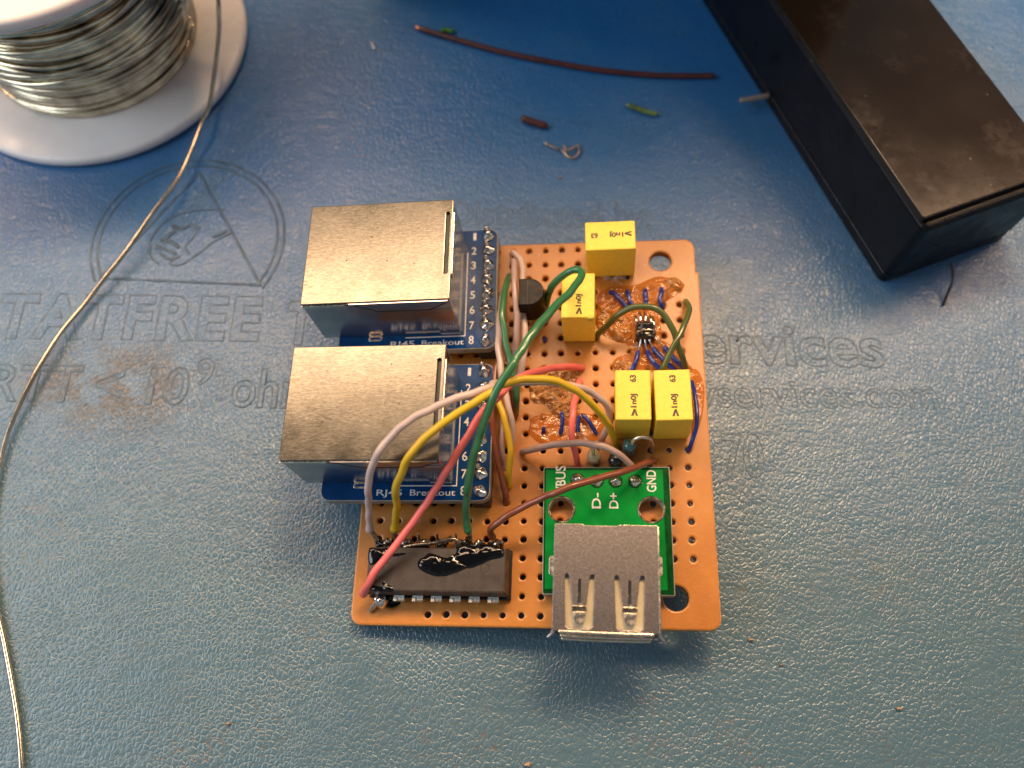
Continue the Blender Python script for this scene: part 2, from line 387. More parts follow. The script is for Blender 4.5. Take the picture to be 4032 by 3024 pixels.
# keep texture space centred on the world origin
for v in matte.data.vertices: v.co += matte.location
matte.location = (0, 0, 0); ORG['ground_mat'] = Vector((0, 0, 0))
def emb(s, x, y, wd, ht, off=.0, ang=0., name='embossed_lettering', r=.14):
    g = G(); text(g, s, x, y, 0, wd, ht, ang, font_off=off, outline=r)
    g.v = [(v[0], v[1], v[2]*.34) for v in g.v]
    return g.build(name, M_EMB, matte, True)
emb('TATFREE', -84.5, -14.9, 42.3, 7.4, .032, math.radians(.8))
emb('T', -38.3, -14.7, 4.6, 6.9, .045, 0)
emb('RTT < 10', -82.5, -25.6, 30.8, 6.0, .01, math.radians(.3), r=.2)
emb('9', -51.2, -22.2, 2.9, 4.4, .01, 0, r=.18)
emb('ohms', -45.2, -25.6, 15.8, 6.4, .01, 0, r=.18)
emb('Distributed by:', -13.3, 7.6, 33.6, 4.9, .008, math.radians(0))
emb('Services', 21.5, -16.4, 34.2, 6.9, .02, 0)
emb('supplyservices.com', 12.6, -24.1, 50.3, 4.6, .008, math.radians(1.2))
emb('70', 29.3, -34.6, 6.2, 6.6, .01, 0)
# round emblem with a hand in a triangle
g = G()
cx, cy, rr = -56.4, 3.2, 15.8
for k, dr in enumerate((0, -1.1)):
    arc = [(cx+(rr+dr)*math.cos(math.radians(a_)), cy+(rr+dr)*math.sin(math.radians(a_))*1.02, 0) for a_ in range(-31, 214, 6)]
    tube(g, arc, .22, n=3, seg=6)
tri = [(-56.8, 16.8), (-69.4, -4.1), (-43.3, -4.7)]
for i in range(3):
    p, q = tri[i], tri[(i+1) % 3]; tube(g, [(p[0], p[1], 0), ((p[0]+q[0])/2, (p[1]+q[1])/2, 0), (q[0], q[1], 0)], .24, n=2, seg=6)
arm = lambda pts: [tuple(wp(0+x*.663, 600+y*.663, 0)) for x, y in pts]
for pts, r in (([(1330, 340), (1180, 345), (1060, 370), (960, 430), (895, 520), (890, 610), (940, 660)], .18),
               ([(1370, 480), (1270, 530), (1180, 600), (1090, 660), (1030, 670), (1010, 650), (1050, 630)], .22),
               ([(1180, 440), (1150, 500), (1100, 560), (1120, 600)], .2), ([(1030, 440), (1080, 455), (1130, 430), (1180, 450)], .35),
               ([(960, 520), (1010, 530), (1060, 560)], .35), ([(930, 560), (990, 580), (1040, 600)], .32), ([(950, 600), (1000, 630), (1060, 620)], .3),
               ([(1040, 470), (1000, 500), (980, 540)], .28), ([(1270, 500), (1340, 470)], .35)):
    P = arm(pts); P = P if len(P) > 2 else [P[0], tuple((Vector(P[0])+Vector(P[1]))/2), P[1]]
    tube(g, P, r, n=4, seg=6)
g.v = [(v[0], v[1], v[2]*.4) for v in g.v]
g.build('embossed_emblem', M_EMB, matte, True)

# ============================================================ CIRCUIT BOARD ASSEMBLY
board = thing('circuit_board', 'orange perforated circuit board with two metal network jacks, green port module and looping wires', 'circuit board',
              loc=(0, 0, ZB), rot=BT)
# --- bare perforated board
holes = []; mounts = [(8, 1), (8, 21), (-7, 1), (-7, 21)]
for c in range(-8, 10):
    for r in range(23):
        if all(math.hypot(c-mc, r-mr)*2.54 > 3.7 for mc, mr in mounts):
            holes.append(circ(c*2.54+random.uniform(-.05, .05), -r*2.54+random.uniform(-.05, .05), .43*random.uniform(.9, 1.1), 14))
for mc, mr in mounts: holes.append(circ(mc*2.54, -mr*2.54, 1.68, 32))
out = rrect(-23.3, 26.0, -57.4, 1.3, 1.5, 6)
out = [p for p in out if not (p[0] > 24 and p[1] > -2)]
top_r = [(26.0, -4.6), (25.62, -4.75), (25.6, -.2), (25.2, .8), (24.3, 1.25)]
i0 = next(i for i, p in enumerate(out) if p[0] < 0)
out = top_r + [p for p in out[i0:]]
g = plate(G(), out, holes, -1.6, 0, .26, 2)
ps = g.build('perforated_sheet', M_BOARD, board)
ps.data.materials.append(varied('board_torn_edge', (.66, .30, .085, 1), .5, nscale=120, amt=.3, bumps=.3, bscale=200))
for f in ps.data.polygons:
    if abs(f.normal.z) < .93 and f.center.z > 1.35*U: f.material_index = 1

# --- RJ45 modules
def solder_joint(g, x, y, z, r=.75, h=.75, seed=0, tilt=(0, 0), pin=True):
    lathe(g, [(r*1.02, z), (r, z+.12), (r*.8, z+h*.45), (r*.52, z+h*.75), (r*.36, z+h), (.05, z+h*1.08)], (x, y), 16, .45, seed, tilt=tilt)
    if pin: box(g, x-.27, x+.27, y-.27, y+.27, z+h*.5, z+h+.55, .06, 1)
def jack_module(x0, y0, ang, hide_text=False, fluxy=False):
    """x0,y0 = lower left corner of the blue carrier in board millimetres"""
    mod = bpy.data.objects.new('network_jack_module', None); COL.objects.link(mod); mod.parent = board
    mod.location = Vector((x0, y0, 0))*U; mod.rotation_euler = (0, 0, ang); ORG[mod.name] = Vector((0, 0, 0))
    mod.empty_display_size = .05
    # carrier board, z 2.4 .. 4.0
    hl = [circ(22.3, 1.25+2.54*k, .42, 12) for k in range(8)]
    plate(G(), rrect(0, 23.75, 0, 20.3, 1.3), hl, 2.45, 3.98, .08).build('carrier_board', M_PCBEDGE, mod)
    plate(G(), rrect(.12, 23.63, .12, 20.18, 1.25), hl, 3.97, 4.03, .0).build('solder_mask', M_BLUEPCB, mod)
    # shell
    X0, X1, Y0, Y1, Z0, Z1 = -2.1, 18.7, 2.55, 18.35, 4.05, 15.0
    g = G()
    box(g, X0, X1, Y0, Y0+.3, Z0, Z1-.35, .05, 1); box(g, X0, X1, Y1-.3, Y1, Z0, Z1-.35, .05, 1)
    box(g, X1-.3, X1, Y0+.31, Y1-.31, Z0, Z1-.35, .05, 1)
    g.build('shell_sides', M_NICKSIDE, mod)
    # top sheet with the slot at its right-hand edge
    slot = [(X1-1.0, Y0+4.2), (X1-.35, Y0+4.2), (X1-.35, Y1-2.4), (X1-1.0, Y1-2.4)]
    slot = rrect(X1-.95, X1-.45, Y0+3.9, Y1-2.0, .24, 4)
    g = plate(G(), rrect(X0-.02, X1+.02, Y0-.1, Y1+.1, .22), [slot], Z1-.3, Z1, .12, 2)
    rs = random.Random(int(x0*10+y0)); nf = len(g.f)
    for k in range(16):      # scratches at the open end, pits elsewhere
        yy = rs.uniform(Y0+.5, Y1-.6); ln = rs.choice((.35, .5, .5, 1.3)); box(g, X0+.15, X0+.15+ln, yy, yy+.045, Z1-.01, Z1+.006)
    for k in range(5):
        a1, b1 = rs.uniform(X0+2, X1-2), rs.uniform(Y0+1.5, Y1-1.5); lathe(g, [(.14, Z1-.02), (.12, Z1+.01), (.05, Z1+.015)], (a1, b1), 10)
    st_ = g.build('shell_top', M_NICKEL, mod); st_.data.materials.append(M_SCR)
    for f in st_.data.polygons:
        if f.index >= nf: f.material_index = 1
    g = G(); box(g, X1-1.1, X1-.4, Y0+3.8, Y1-1.9, Z1-.9, Z1-.42, 0); g.build('slot_recess', M_BLACKP, mod)
    g = G(); box(g, X1+.03, X1+.2, Y0+3.9, Y1-2.0, Z1-1.6, Z1-.12, .07, 2); g.build('shell_lip', M_EDGE, mod)
    # folded side flap on the near side and a bright rim beside it
    fl = [(X0+6.4, Z1-.2), (X0+7.3, Z1-.35), (X0+10.4, Z1-2.5), (X1-3.0, Z1-2.5), (X1-.15, Z1-.2)]
    g = G(); v = []
    for yy in (Y0-.28, Y0-.02): v += [(x, yy, z) for x, z in fl]
    n = len(fl); g.add(v, [tuple(range(n)), tuple(range(2*n-1, n-1, -1))]+[(i, n+i, n+(i+1) % n, (i+1) % n) for i in range(n)])
    g.build('side_flap', M_NICKSIDE, mod)
    g = G(); sm_ = [(x, Y0-.2, z-.07) for x, z in fl]
    for p_, q_ in zip(sm_[:-1], sm_[1:]): tube(g, [p_, tuple((Vector(p_)+Vector(q_))/2), q_], .15, n=2, seg=6)
    g.build('seam_gap', M_BLACKP, mod)
    g = G(); box(g, X0, X0+6.9, Y0-.22, Y0+.1, Z1-.95, Z1-.42, .08, 2); g.build('shell_rim', M_EDGE, mod)
    # raised corner plate with a dimple at the bottom right
    g = G(); box(g, X1-3.1, X1-.1, Y0-.2, Y0-.01, Z0+.2, Z1-2.8, .08, 2); g.build('corner_plate', M_NICKSIDE, mod)
    g = G(); box(g, X1-1.9, X1-1.0, Y0-.34, Y0-.18, Z0+2.6, Z0+3.3, .08, 1); g.build('latch_dimple', M_EDGE, mod)
    # insulator, with the plug opening on the far left
    g = G(); box(g, X0+9, X1-.6, Y0+.5, Y1-.5, Z0, Z1-1.0); box(g, X0+.2, X0+9, Y0+.35, Y0+1.6, Z0, Z1-1.0); box(g, X0+.2, X0+9, Y1-1.6, Y1-.35, Z0, Z1-1.0)
    box(g, X0+.2, X0+9, Y0+1.65, Y1-1.65, Z0, Z0+1.3); box(g, X0+.2, X0+9, Y0+1.65, Y1-1.65, Z1-2.2, Z1-1.0)
    g.build('socket_insulator', M_BLACKP, mod)
    # header strip below, pins, joints
    g = G(); box(g, 21.0, 23.55, 0, 20.3, .02, 2.44, .12, 1); g.build('header_strip', M_BLACKP, mod)
    for k in range(8):
        g = G(); y = 1.25+2.54*k
        solder_joint(g, 22.3+(.05 if k % 2 else -.05), y, 4.0, .95, .55+.25*random.random(), k+3*hide_text)
        if k > 0 and (fluxy or k % 3 == 1): lathe(g, [(.5, 4.0), (.5, 4.5), (.3, 5.0), (.05, 5.2)], (22.0, y+.95), 10, .3, k)
        g.build('solder_joint', M_SOLDER, mod, True)
    # silkscreen
    zt = 4.035
    for k in range(8):
        g = G(); text(g, str(k+1), 19.7 if k else 19.9, 1.25+2.54*(7-k)-.62+(.15 if k == 7 else 0), zt, .74 if k else .46, 1.3, ang=0, font_off=.012 if k else .0)
        g.build('silkscreen_digit', M_SILK, mod)
    g = G(); text(g, 'RJ45', 8.0, .75, zt, 3.6, .86, font_off=.008); text(g, 'Breakout', 12.7, .75, zt, 6.3, .86, font_off=.008)
    g.build('silkscreen_text', M_SILK, mod)
    g = G(); box(g, 10.2, 19.2, 2.05, 2.2, zt-.01, zt+.02); box(g, 19.05, 19.2, 2.2, 16.2, zt-.01, zt+.02); g.build('silkscreen_outline', M_SILK, mod)
    g = G(); ov = [(x, y) for x, y in rrect(4.6, 6.7, 1.75, 2.65, .44, 6)]; oi = rrect(4.9, 6.4, 2.03, 2.37, .16, 4)
    plate(g, ov, [oi], 4.0, 4.07, .02); g.build('shield_pad', M_EDGE, mod)
    return mod
jack_module(-28.05, -41.35, 0, fluxy=False)
jack_module(-27.95, -18.95, math.radians(.9), hide_text=True, fluxy=True)

# --- green port module
px0, px1, py0, py1 = 2.85, 20.1, -53.35, -36.05
usb = bpy.data.objects.new('port_module', None); COL.objects.link(usb); usb.parent = board; ORG[usb.name] = Vector((0, 0, 0)); usb.empty_display_size = .05
mh = [(bp(*q6(467, 455), 2), 1.62), (bp(*q6(1250, 460), 2), 1.62)]
hl = [circ(p.x, p.y, r, 32) for p, r in mh]
plate(G(), rrect(px0, px1, py0, py1, .15), hl, .35, 1.97, .05).build('carrier_board', M_PCBEDGE, usb)
plate(G(), rrect(px0+.12, px1-.12, py0+.12, py1-.12, .15), [circ(p.x, p.y, r+.1, 32) for p, r in mh], 1.96, 2.02, 0).build('solder_mask_border', M_GREEND, usb)
plate(G(), rrect(px0+.35, px1-.95, py0+.7, py1-.45, .1), [circ(p.x, p.y, r+.28, 32) for p, r in mh], 2.0, 2.05, 0).build('solder_mask', M_GREEN, usb)
for p, r in mh:
    g = G(); plate(g, circ(p.x, p.y, r+.22, 32), [circ(p.x, p.y, r-.02, 32)], 1.9, 2.1, .03); g.build('plated_ring', M_SOLDERD, usb)
for k, (x, y) in enumerate(((605, 195), (775, 208), (937, 207), (1108, 208))):
    p = bp(*q6(x, y), 2.1)
    g = G(); lathe(g, [(.98, 2.03), (.98, 2.09), (.86, 2.10)], (p.x, p.y), 24); g.build('pad_clearance', M_GREEND, usb)
    g = G(); solder_joint(g, p.x, p.y, 2.08, .78, .55, k+30, pin=False)
    lathe(g, [(.26, 2.3), (.22, 2.75), (.05, 2.85)], (p.x, p.y), 10)
    if k == 3: tube(g, [(p.x, p.y, 2.5), (p.x+.45, p.y-.35, 3.2), (p.x+.95, p.y-.85, 3.9)], .3, n=4, seg=8, rf=lambda t: 1-.85*t)
    g.build('solder_joint', M_SOLDER, usb, True)
def vtext(s, x, y, wd, ht, tilt=0, z=2.055):
    p = bp(*q6(x, y), z); g = G(); text(g, s, p.x, p.y, z, wd, ht, math.radians(90+tilt), font_off=.016); g.build('silkscreen_text', M_SILK, usb)
vtext('VBUS', 500, 322, 4.0, 1.35); vtext('GND', 1292, 303, 3.05, 1.25); vtext('D-', 808, 447, 2.15, 1.2); vtext('D+', 960, 447, 2.15, 1.2)
for x in (4.15, 18.2): plate(G(), rrect(x-.42, x+.42, -50.9, -48.3, .4), [], 2.03, 2.12, .03).build('shield_pad', M_EDGE, usb)
# shell: rotated a hair clockwise like in the photo
RX = Matrix.Translation((11.2, -52, 0)) @ Matrix.Rotation(math.radians(-1.1), 4, 'Z') @ Matrix.Translation((-11.2, 52, 0))
SX0, SX1, SYB, SYF, SZ = 4.62, 17.85, -45.25, -58.55, 7.4
def uslot(cx):
    # left slit, right slit joined at the bottom round a tongue (in shell coordinates)
    return [(cx-1.86, -51.75), (cx-1.62, -51.6), (cx-1.35, -51.75), (cx-1.2, -52.4), (cx-.86, -55.4), (cx-.68, -57.2), (cx-.45, -57.6), (cx+.45, -57.6), (cx+.68, -57.2), (cx+.86, -55.4),
            (cx+1.2, -52.4), (cx+1.35, -51.75), (cx+1.62, -51.6), (cx+1.86, -51.75), (cx+1.78, -55), (cx+1.66, -57.9), (cx+1.3, -58.25), (cx-1.3, -58.25), (cx-1.66, -57.9), (cx-1.78, -55)]
ucs = (7.95, 14.15)
outl = [(SX0+.15, SYB), (8.2, SYB), (8.5, SYB-.18), (12.6, SYB-.18), (12.9, SYB), (SX1-.15, SYB), (SX1, SYB-.15), (SX1, SYF), (SX0, SYF), (SX0, SYB-.15)]
outl = outl[::-1]
g = plate(G(), outl, [uslot(c)[::-1] for c in ucs] , SZ-.32, SZ, .06, 2).xf(RX); g.build('shell_top', M_TIN, usb)
g = G(); box(g, SX0, SX0+.32, SYF, SYB-.05, 2.1, SZ-.3, .1, 2); box(g, SX1-.32, SX1, SYF, SYB-.05, 2.1, SZ-.3, .1, 2); box(g, SX0+.33, SX1-.33, SYB-.5, SYB-.15, 2.1, SZ-.34)
box(g, SX0+.33, SX1-.33, SYF, SYB-.6, 2.1, 2.4); g.xf(RX); g.build('shell_sides', M_NICKSIDE, usb)
g = G(); tube(g, [(SX1-.08, SYF+.1, SZ-.12), (SX1-.08, -52, SZ-.12), (SX1-.08, SYB-.2, SZ-.12)], .14, n=2, seg=8)
g.xf(RX); g.build('shell_edge', M_EDGE, usb, True)
g = G(); box(g, SX0+.6, SX1-.6, SYF+.35, SYB-.7, 5.2, SZ-.75, .1, 1); g.xf(RX); g.build('insulator', M_CREAM, usb)
g = G(); box(g, SX0+1.2, SX1-1.2, SYF+.8, SYB-1.0, 3.3, 5.0, .1, 1); g.xf(RX); g.build('contact_tongue', M_CREAM, usb)
for c in ucs:
    g = G()   # spring tongue: slot, bend and pad
    box(g, c-.92, c+.92, -56.15, -55.45, SZ-.28, SZ+.06, .1, 2); g.xf(RX); g.build('spring_bend', M_SOLDERD, usb)
    g = G(); pl = [(c-.78, -56.2), (c-.62, -57.35), (c-.4, -57.6), (c+.4, -57.6), (c+.62, -57.35), (c+.78, -56.2)]
    plate(g, pl, [], SZ-.02, SZ+.12, .05, 2); g.xf(RX); g.build('spring_pad', M_EDGE, usb)
    g = G(); box(g, c-.19, c+.19, -55.2, -52.2, SZ+.001, SZ+.02); g.xf(RX); g.build('spring_slit', M_BLACKP, usb)
    g = G(); box(g, c-.26, c-.19, -55.2, -52.2, SZ, SZ+.05); box(g, c-.26, c+.26, -55.35, -55.2, SZ, SZ+.07); g.xf(RX); g.build('slit_edge', M_EDGE, usb)
g = G(); tube(g, [(5.6, SYF-.05, SZ-.12), (11, SYF-.12, SZ-.12), (16.9, SYF-.1, SZ-.12)], .26, n=3, seg=10); tube(g, [(5.8, SYF-.5, SZ-.55), (11, SYF-.55, SZ-.55), (16.7, SYF-.5, SZ-.55)], .22, n=3, seg=10)
tube(g, [(5.9, SYF-.82, SZ-1.0), (11, SYF-.88, SZ-1.0), (16.5, SYF-.8, SZ-1.0)], .2, n=3, seg=10)
g.xf(RX); g.build('front_lip', M_EDGE, usb, True)
g = G(); tube(g, [(4.8, SYF+.1, 6.7), (4.5, SYF-.35, 6.5), (4.05, SYF-.7, 6.3)], .28, n=3, seg=8, rf=lambda t: 1-.5*t); g.xf(RX); g.build('flared_corner', M_NICKSIDE, usb, True)
g = G(); tube(g, [(17.7, SYF+.1, 6.7), (17.95, SYF-.35, 6.5), (18.3, SYF-.7, 6.3)], .24, n=3, seg=8, rf=lambda t: 1-.5*t); g.xf(RX); g.build('flared_corner', M_NICKSIDE, usb, True)

q7 = lambda x, y: (1350+x/3.16, 2000+y/3.16)
# --- DIP chip
chip = bpy.data.objects.new('logic_chip', None); COL.objects.link(chip); chip.parent = board; ORG[chip.name] = Vector((0, 0, 0)); chip.empty_display_size = .05
ZC = 3.85
CR = Matrix.Translation((-11.2, -50.5, 0)) @ Matrix.Rotation(math.radians(-.35), 4, 'Z') @ Matrix.Translation((11.2, 50.5, 0))
g = G()
def frust(g, x0, x1, y0, y1, z0, z1, ins_):
    v = [(x0, y0, z0), (x1, y0, z0), (x1, y1, z0), (x0, y1, z0), (x0+ins_, y0+ins_, z1), (x1-ins_, y0+ins_, z1), (x1-ins_, y1-ins_, z1), (x0+ins_, y1-ins_, z1)]
    bm = bmesh.new(); vv = [bm.verts.new(p) for p in v]
    for f in ((3, 2, 1, 0), (4, 5, 6, 7), (0, 1, 5, 4), (1, 2, 6, 5), (2, 3, 7, 6), (3, 0, 4, 7)): bm.faces.new([vv[i] for i in f])
    bmesh.ops.bevel(bm, geom=list(bm.edges), offset=.09, segments=2, affect='EDGES'); g.bm(bm)
frust(g, -20.75, -1.55, -53.75, -47.4, 2.15, ZC, .38); g.xf(CR); g.build('chip_body', M_CHIP, chip)
g = G(); v = [(-20.75, -53.75, 2.15), (-1.55, -53.75, 2.15), (-1.55, -47.4, 2.15), (-20.75, -47.4, 2.15), (-20.4, -53.4, .75), (-1.9, -53.4, .75), (-1.9, -47.75, .75), (-20.4, -47.75, .75)]
g.add(v, [(0, 1, 2, 3)[::-1][::-1], (7, 6, 5, 4), (0, 4, 5, 1), (1, 5, 6, 2), (2, 6, 7, 3), (3, 7, 4, 0)]); g.xf(CR); g.build('chip_underside', M_BLACKP, chip)
g = G(); box(g, -20.7, -1.4, -53.9, -47.3, .02, .74, .1, 1); g.xf(CR); g.build('chip_socket', M_BLACKP, chip)
for k in range(7):
    x = -3.55-2.54*k
    g = G(); box(g, x-.72, x+.72, -54.35, -53.7, 1.85, 2.1, .05, 1); box(g, x-.7, x+.7, -54.42, -54.2, .9, 1.9, .05, 1); box(g, x-.28, x+.28, -54.4, -54.2, -.6, .9)
    box(g, x-.74, x-.2, -54.55, -54.0, 2.05, 2.3, .06, 1)
    if k == 6: lathe(g, [(.75, .3), (.9, 1.2), (.7, 2.0), (.2, 2.5)], (x, -54.4), 14, .5, 5); tube(g, [(x-.3, -54.4, 1.5), (x-1.1, -55, .9), (x-1.7, -55.7, .3)], .42, n=4, seg=8, rf=lambda t: 1-.5*t)
    g.xf(CR); g.build('pin', M_PIN if k < 6 else M_SOLDER, chip, k == 6)
for k in range(7):
    x = -3.55-2.54*k
    g = G(); box(g, x-.6, x+.6, -47.5, -46.85, 1.85, 2.1, .05, 1); box(g, x-.28, x+.28, -47.0, -46.8, -.5, 1.9)
    lathe(g, [(.62, 1.0), (.72, 1.6), (.55, 2.2), (.3, 2.6), (.05, 2.7)], (x+.2, -46.75), 14, .6, k+11)
    lathe(g, [(.35, 1.4), (.42, 2.0), (.3, 2.6), (.05, 2.75)], (x+.75, -46.6), 12, .5, k+31)
    if k in (3, 4, 5) or k == 2: tube(g, [(x-.15, -46.7, 1.8), (x-.25, -46.2, 2.6), (x-.2, -45.8, 3.6)], .17, n=3, seg=8)
    g.xf(CR); g.build('pin', M_SOLDERD, chip, False)
g = G(); tube(g, [(-15.9, -47.35, 2.5), (-14.2, -47.1, 2.75), (-12.0, -46.9, 2.9), (-9.6, -46.35, 3.1), (-8.7, -46.5, 3.0), (-8.4, -47.1, 2.7)], .26, n=6, seg=10); g.xf(CR); g.build('bridge_wire', M_SOLDERD, chip, True)
for x, y, r in ((1765, 745, .62), (560, 740, .62)):
    p = bp(*q7(x, y), ZC); g = G(); plate(g, circ(p.x, p.y, r, 28), [circ(p.x, p.y, r-.09, 28)], ZC-.02, ZC+.012, 0); g.build('mould_mark', M_BLACKP, chip)
# black glossy residue on the chip
def goo(pts, z, h, seed, rough=.06, name='flux_residue'):
    P = [bp(*q7(x, y), z) for x, y in pts]; g = G(); blob(g, [(p.x, p.y) for p in P], z, h, rough, 1.2, .5, seed=seed); return g.build(name, M_GOO, chip, True)
goo([(920, 680), (945, 640), (1010, 600), (1060, 560), (1140, 570), (1250, 610), (1340, 610), (1400, 570), (1440, 620), (1500, 680), (1560, 740), (1440, 800), (1300, 850), (1150, 855), (1000, 800), (930, 740)], ZC+.0, .42, 1)
goo([(1340, 620), (1400, 560), (1420, 480), (1500, 455), (1620, 470), (1700, 455), (1860, 450), (1985, 500), (2010, 540), (2000, 610), (1850, 650), (1700, 720), (1560, 760), (1420, 720)], ZC+.0, .38, 2)
goo([(325, 495), (480, 500), (560, 500), (640, 560), (800, 560), (700, 600), (540, 600), (430, 690), (330, 710), (310, 600)], ZC+.0, .26, 3)
goo([(350, 960), (450, 980), (500, 900), (550, 930), (640, 1000), (600, 1040), (360, 1030)], ZC-.05, .16, 4)
for i, pts in enumerate(([(390, 380), (520, 400), (560, 500), (420, 500)], [(1420, 400), (1540, 380), (1600, 400), (1640, 500), (1420, 510)], [(1800, 420), (1930, 400), (1990, 520), (1850, 530), (1780, 500)],
                         [(520, 1080), (740, 1090), (720, 1170), (560, 1180)], [(680, 430), (900, 440), (900, 490), (660, 490)])):
    P = [bp(*q7(x, y), 1.6 if i != 3 else .2) for x, y in pts]; g = G(); blob(g, [(p.x, p.y) for p in P], 1.4 if i != 3 else 0, 1.0 if i != 3 else .4, .5, 1.3, .3, seed=i+40, drop=1.3 if i != 3 else .1)
    g.build('flux_residue', M_GOO, chip, True)

# --- yellow film capacitors
def capacitor(x0, x1, y0, y1, zt, ang, kind, zb=.25):
    c = bpy.data.objects.new('film_capacitor', None); COL.objects.link(c); c.parent = board; c.empty_display_size = .05
    cx, cy = (x0+x1)/2, (y0+y1)/2; c.location = Vector((cx, cy, 0))*U; c.rotation_euler = (0, 0, math.radians(ang)); ORG[c.name] = Vector((0, 0, 0))
    w_, d_ = (x1-x0)/2, (y1-y0)/2
    g = G(); box(g, -w_, w_, -d_, d_, zb, zt, .22, 3); g.build('capacitor_case', M_CAP, c, False)
    g = G(); z = zt+.004
    def put(s, along, wd, ht=.62):
        if kind == 'h': text(g, s, w_-along, .42+0.0, z, wd, ht, math.pi, font_off=.045)
        else: text(g, s, .42, -d_+along, z, wd, ht, math.pi/2, font_off=.045)
    put('1n0J', 1.72, 2.0, .72); put('63', 5.4, 1.05, .78)
    def bar(a0, b0, a1, b1, r=.07):      # maker's mark strokes: a along the print, b across it
        if kind == 'h': P = [(w_-a0, .42-b0, z), (w_-a1, .42-b1, z)]
        else: P = [(.42-b0, -d_+a0, z), (.42-b1, -d_+a1, z)]
        m_ = tuple((Vector(P[0])+Vector(P[1]))/2); h = G(); tube(h, [P[0], m_, P[1]], r, n=2, seg=6)
        h.v = [(v[0], v[1], z+max(0, (v[2]-z))*.15) for v in h.v]; g.add(h.v, h.f)
    bar(.62, .45, 1.5, .18, .085); bar(.62, .62, 1.45, .30, .085); bar(.6, -.1, 1.5, .15, .08); bar(.62, .05, 1.5, .22, .07)
    g.build('printed_marking', M_INK, c)
    for s_ in (-1, 1):
        g = G(); tube(g, [(s_*2.5 if kind == 'h' else 0, 0 if kind == 'h' else s_*2.5, zb+.3), (s_*2.5 if kind == 'h' else 0, 0 if kind == 'h' else s_*2.5, -1), (s_*2.5 if kind == 'h' else 0, 0 if kind == 'h' else s_*2.5, -2.2)], .25, n=2, seg=8)
        g.build('lead', M_PIN, c, True)
    return c
capacitor(8.97, 16.25, -5.25, -.45, 8.3, .6, 'h', .45)
capacitor(5.55, 10.25, -16.1, -9.0, 8.3, -.9, 'v')
capacitor(12.82, 17.58, -31.4, -24.2, 8.2, -.6, 'v')
capacitor(18.1, 22.95, -31.5, -24.25, 8.2, .8, 'v')

p = bp(*q2(935, 1000), 8.3); g = G()
lathe(g, [(.16, 7.3), (.34, 7.7), (.42, 8.15), (.3, 8.42), (.1, 8.46)], (p.x, p.y+.1), 14, .5, 4, sx=1.35, sy=.8); g.build('resin_drip', varied('drip', (.62, .50, .06, 1), .25, Coat_Weight=.5), board, True)
# --- TO-92 transistor
g = G(); cx, cy = .75, -11.6; R_ = 2.3; fx = -.62
pr = [(fx, cy+math.sqrt(R_**2-(fx-cx+.1)**2)*.98)]
arc = []
a0 = math.acos((fx-cx)/R_)
for k in range(25):
    a_ = a0-2*a0*k/24; arc.append((cx+R_*math.cos(a_), cy+R_*math.sin(a_)))
arc = [(fx, cy-2.15), (cx, cy-2.2)]+[(cx+2.25*math.cos(t_), cy+2.2*math.sin(t_)) for t_ in [math.radians(-84+168*k/20) for k in range(21)]]+[(cx, cy+2.2), (fx, cy+2.15)]
plate(g, arc, [], 3.0, 8.0, .18, 2); tr = g.build('transistor', M_CHIPT, board)
for k in (-1, 0, 1):
    g = G(); tube(g, [(cx-.3, cy+k*1.27, 3.1), (cx-.3, cy+k*1.27, 1), (cx-.3, cy+k*1.27, -.8)], .23, n=2, seg=8)
    g.build('lead', M_PIN, tr, True)
g = G(); tube(g, [(cx-.1, cy-2.0, 8.0), (cx-.1, cy, 8.02), (cx-.1, cy+2.0, 8.0)], .035, n=2, seg=6); g.build('mould_seam', varied('seam_grey', (.08, .07, .06, 1), .5), tr, True)

# --- tiny surface chip
q8 = lambda x, y: (2300+x/4.424, 1100+y/4.424)
g = G(); P = [bp(*q8(x, y), 1.6) for x, y in ((905, 730), (1215, 730), (1235, 1010), (915, 1010))]
blob(g, [(p.x, p.y) for p in P], .9, .9, .28, .9, .22, seed=9, drop=.9); sm = g.build('surface_chip', varied('chip_small', (.022, .02, .017, 1), .12, nscale=60, amt=.5, bumps=.3, bscale=30), board, True)
g = G(); tube(g, [bp(*q8(x, y), z) for x, y, z in ((915, 930, 1.6), (960, 900, 1.95), (1060, 875, 2.05), (1160, 880, 2.0), (1215, 890, 1.7))], .17, n=6, seg=10); g.build('solder_ridge', M_SOLDER, sm, True)
for pts in ([(890, 640), (905, 690), (910, 740)], [(960, 570), (980, 650), (985, 720)], [(1050, 570), (1070, 640), (1070, 720)], [(1140, 640), (1160, 690), (1180, 760)], [(1180, 650), (1215, 740), (1215, 830)]):
    g = G(); tube(g, [bp(*q8(x, y), z) for (x, y), z in zip(pts, (.9, 1.3, 1.3))], .2, n=4, seg=8); g.build('pin', M_SOLDER, sm, True)
for pts in ([(990, 1000), (985, 1080), (965, 1180), (925, 1280)], [(1050, 1010), (1065, 1080), (1080, 1180), (1120, 1265)], [(1130, 1020), (1150, 1090), (1180, 1160), (1215, 1225)], [(1215, 1000), (1270, 1060), (1350, 1130), (1420, 1200)]):
    g = G(); tube(g, [bp(*q8(x, y), z) for (x, y), z in zip(pts, (1.2, 1.1, .8, .6))], .13, n=5, seg=8, rf=lambda t: 1.5-.7*t); g.build('pin', M_SOLDER, sm, True)

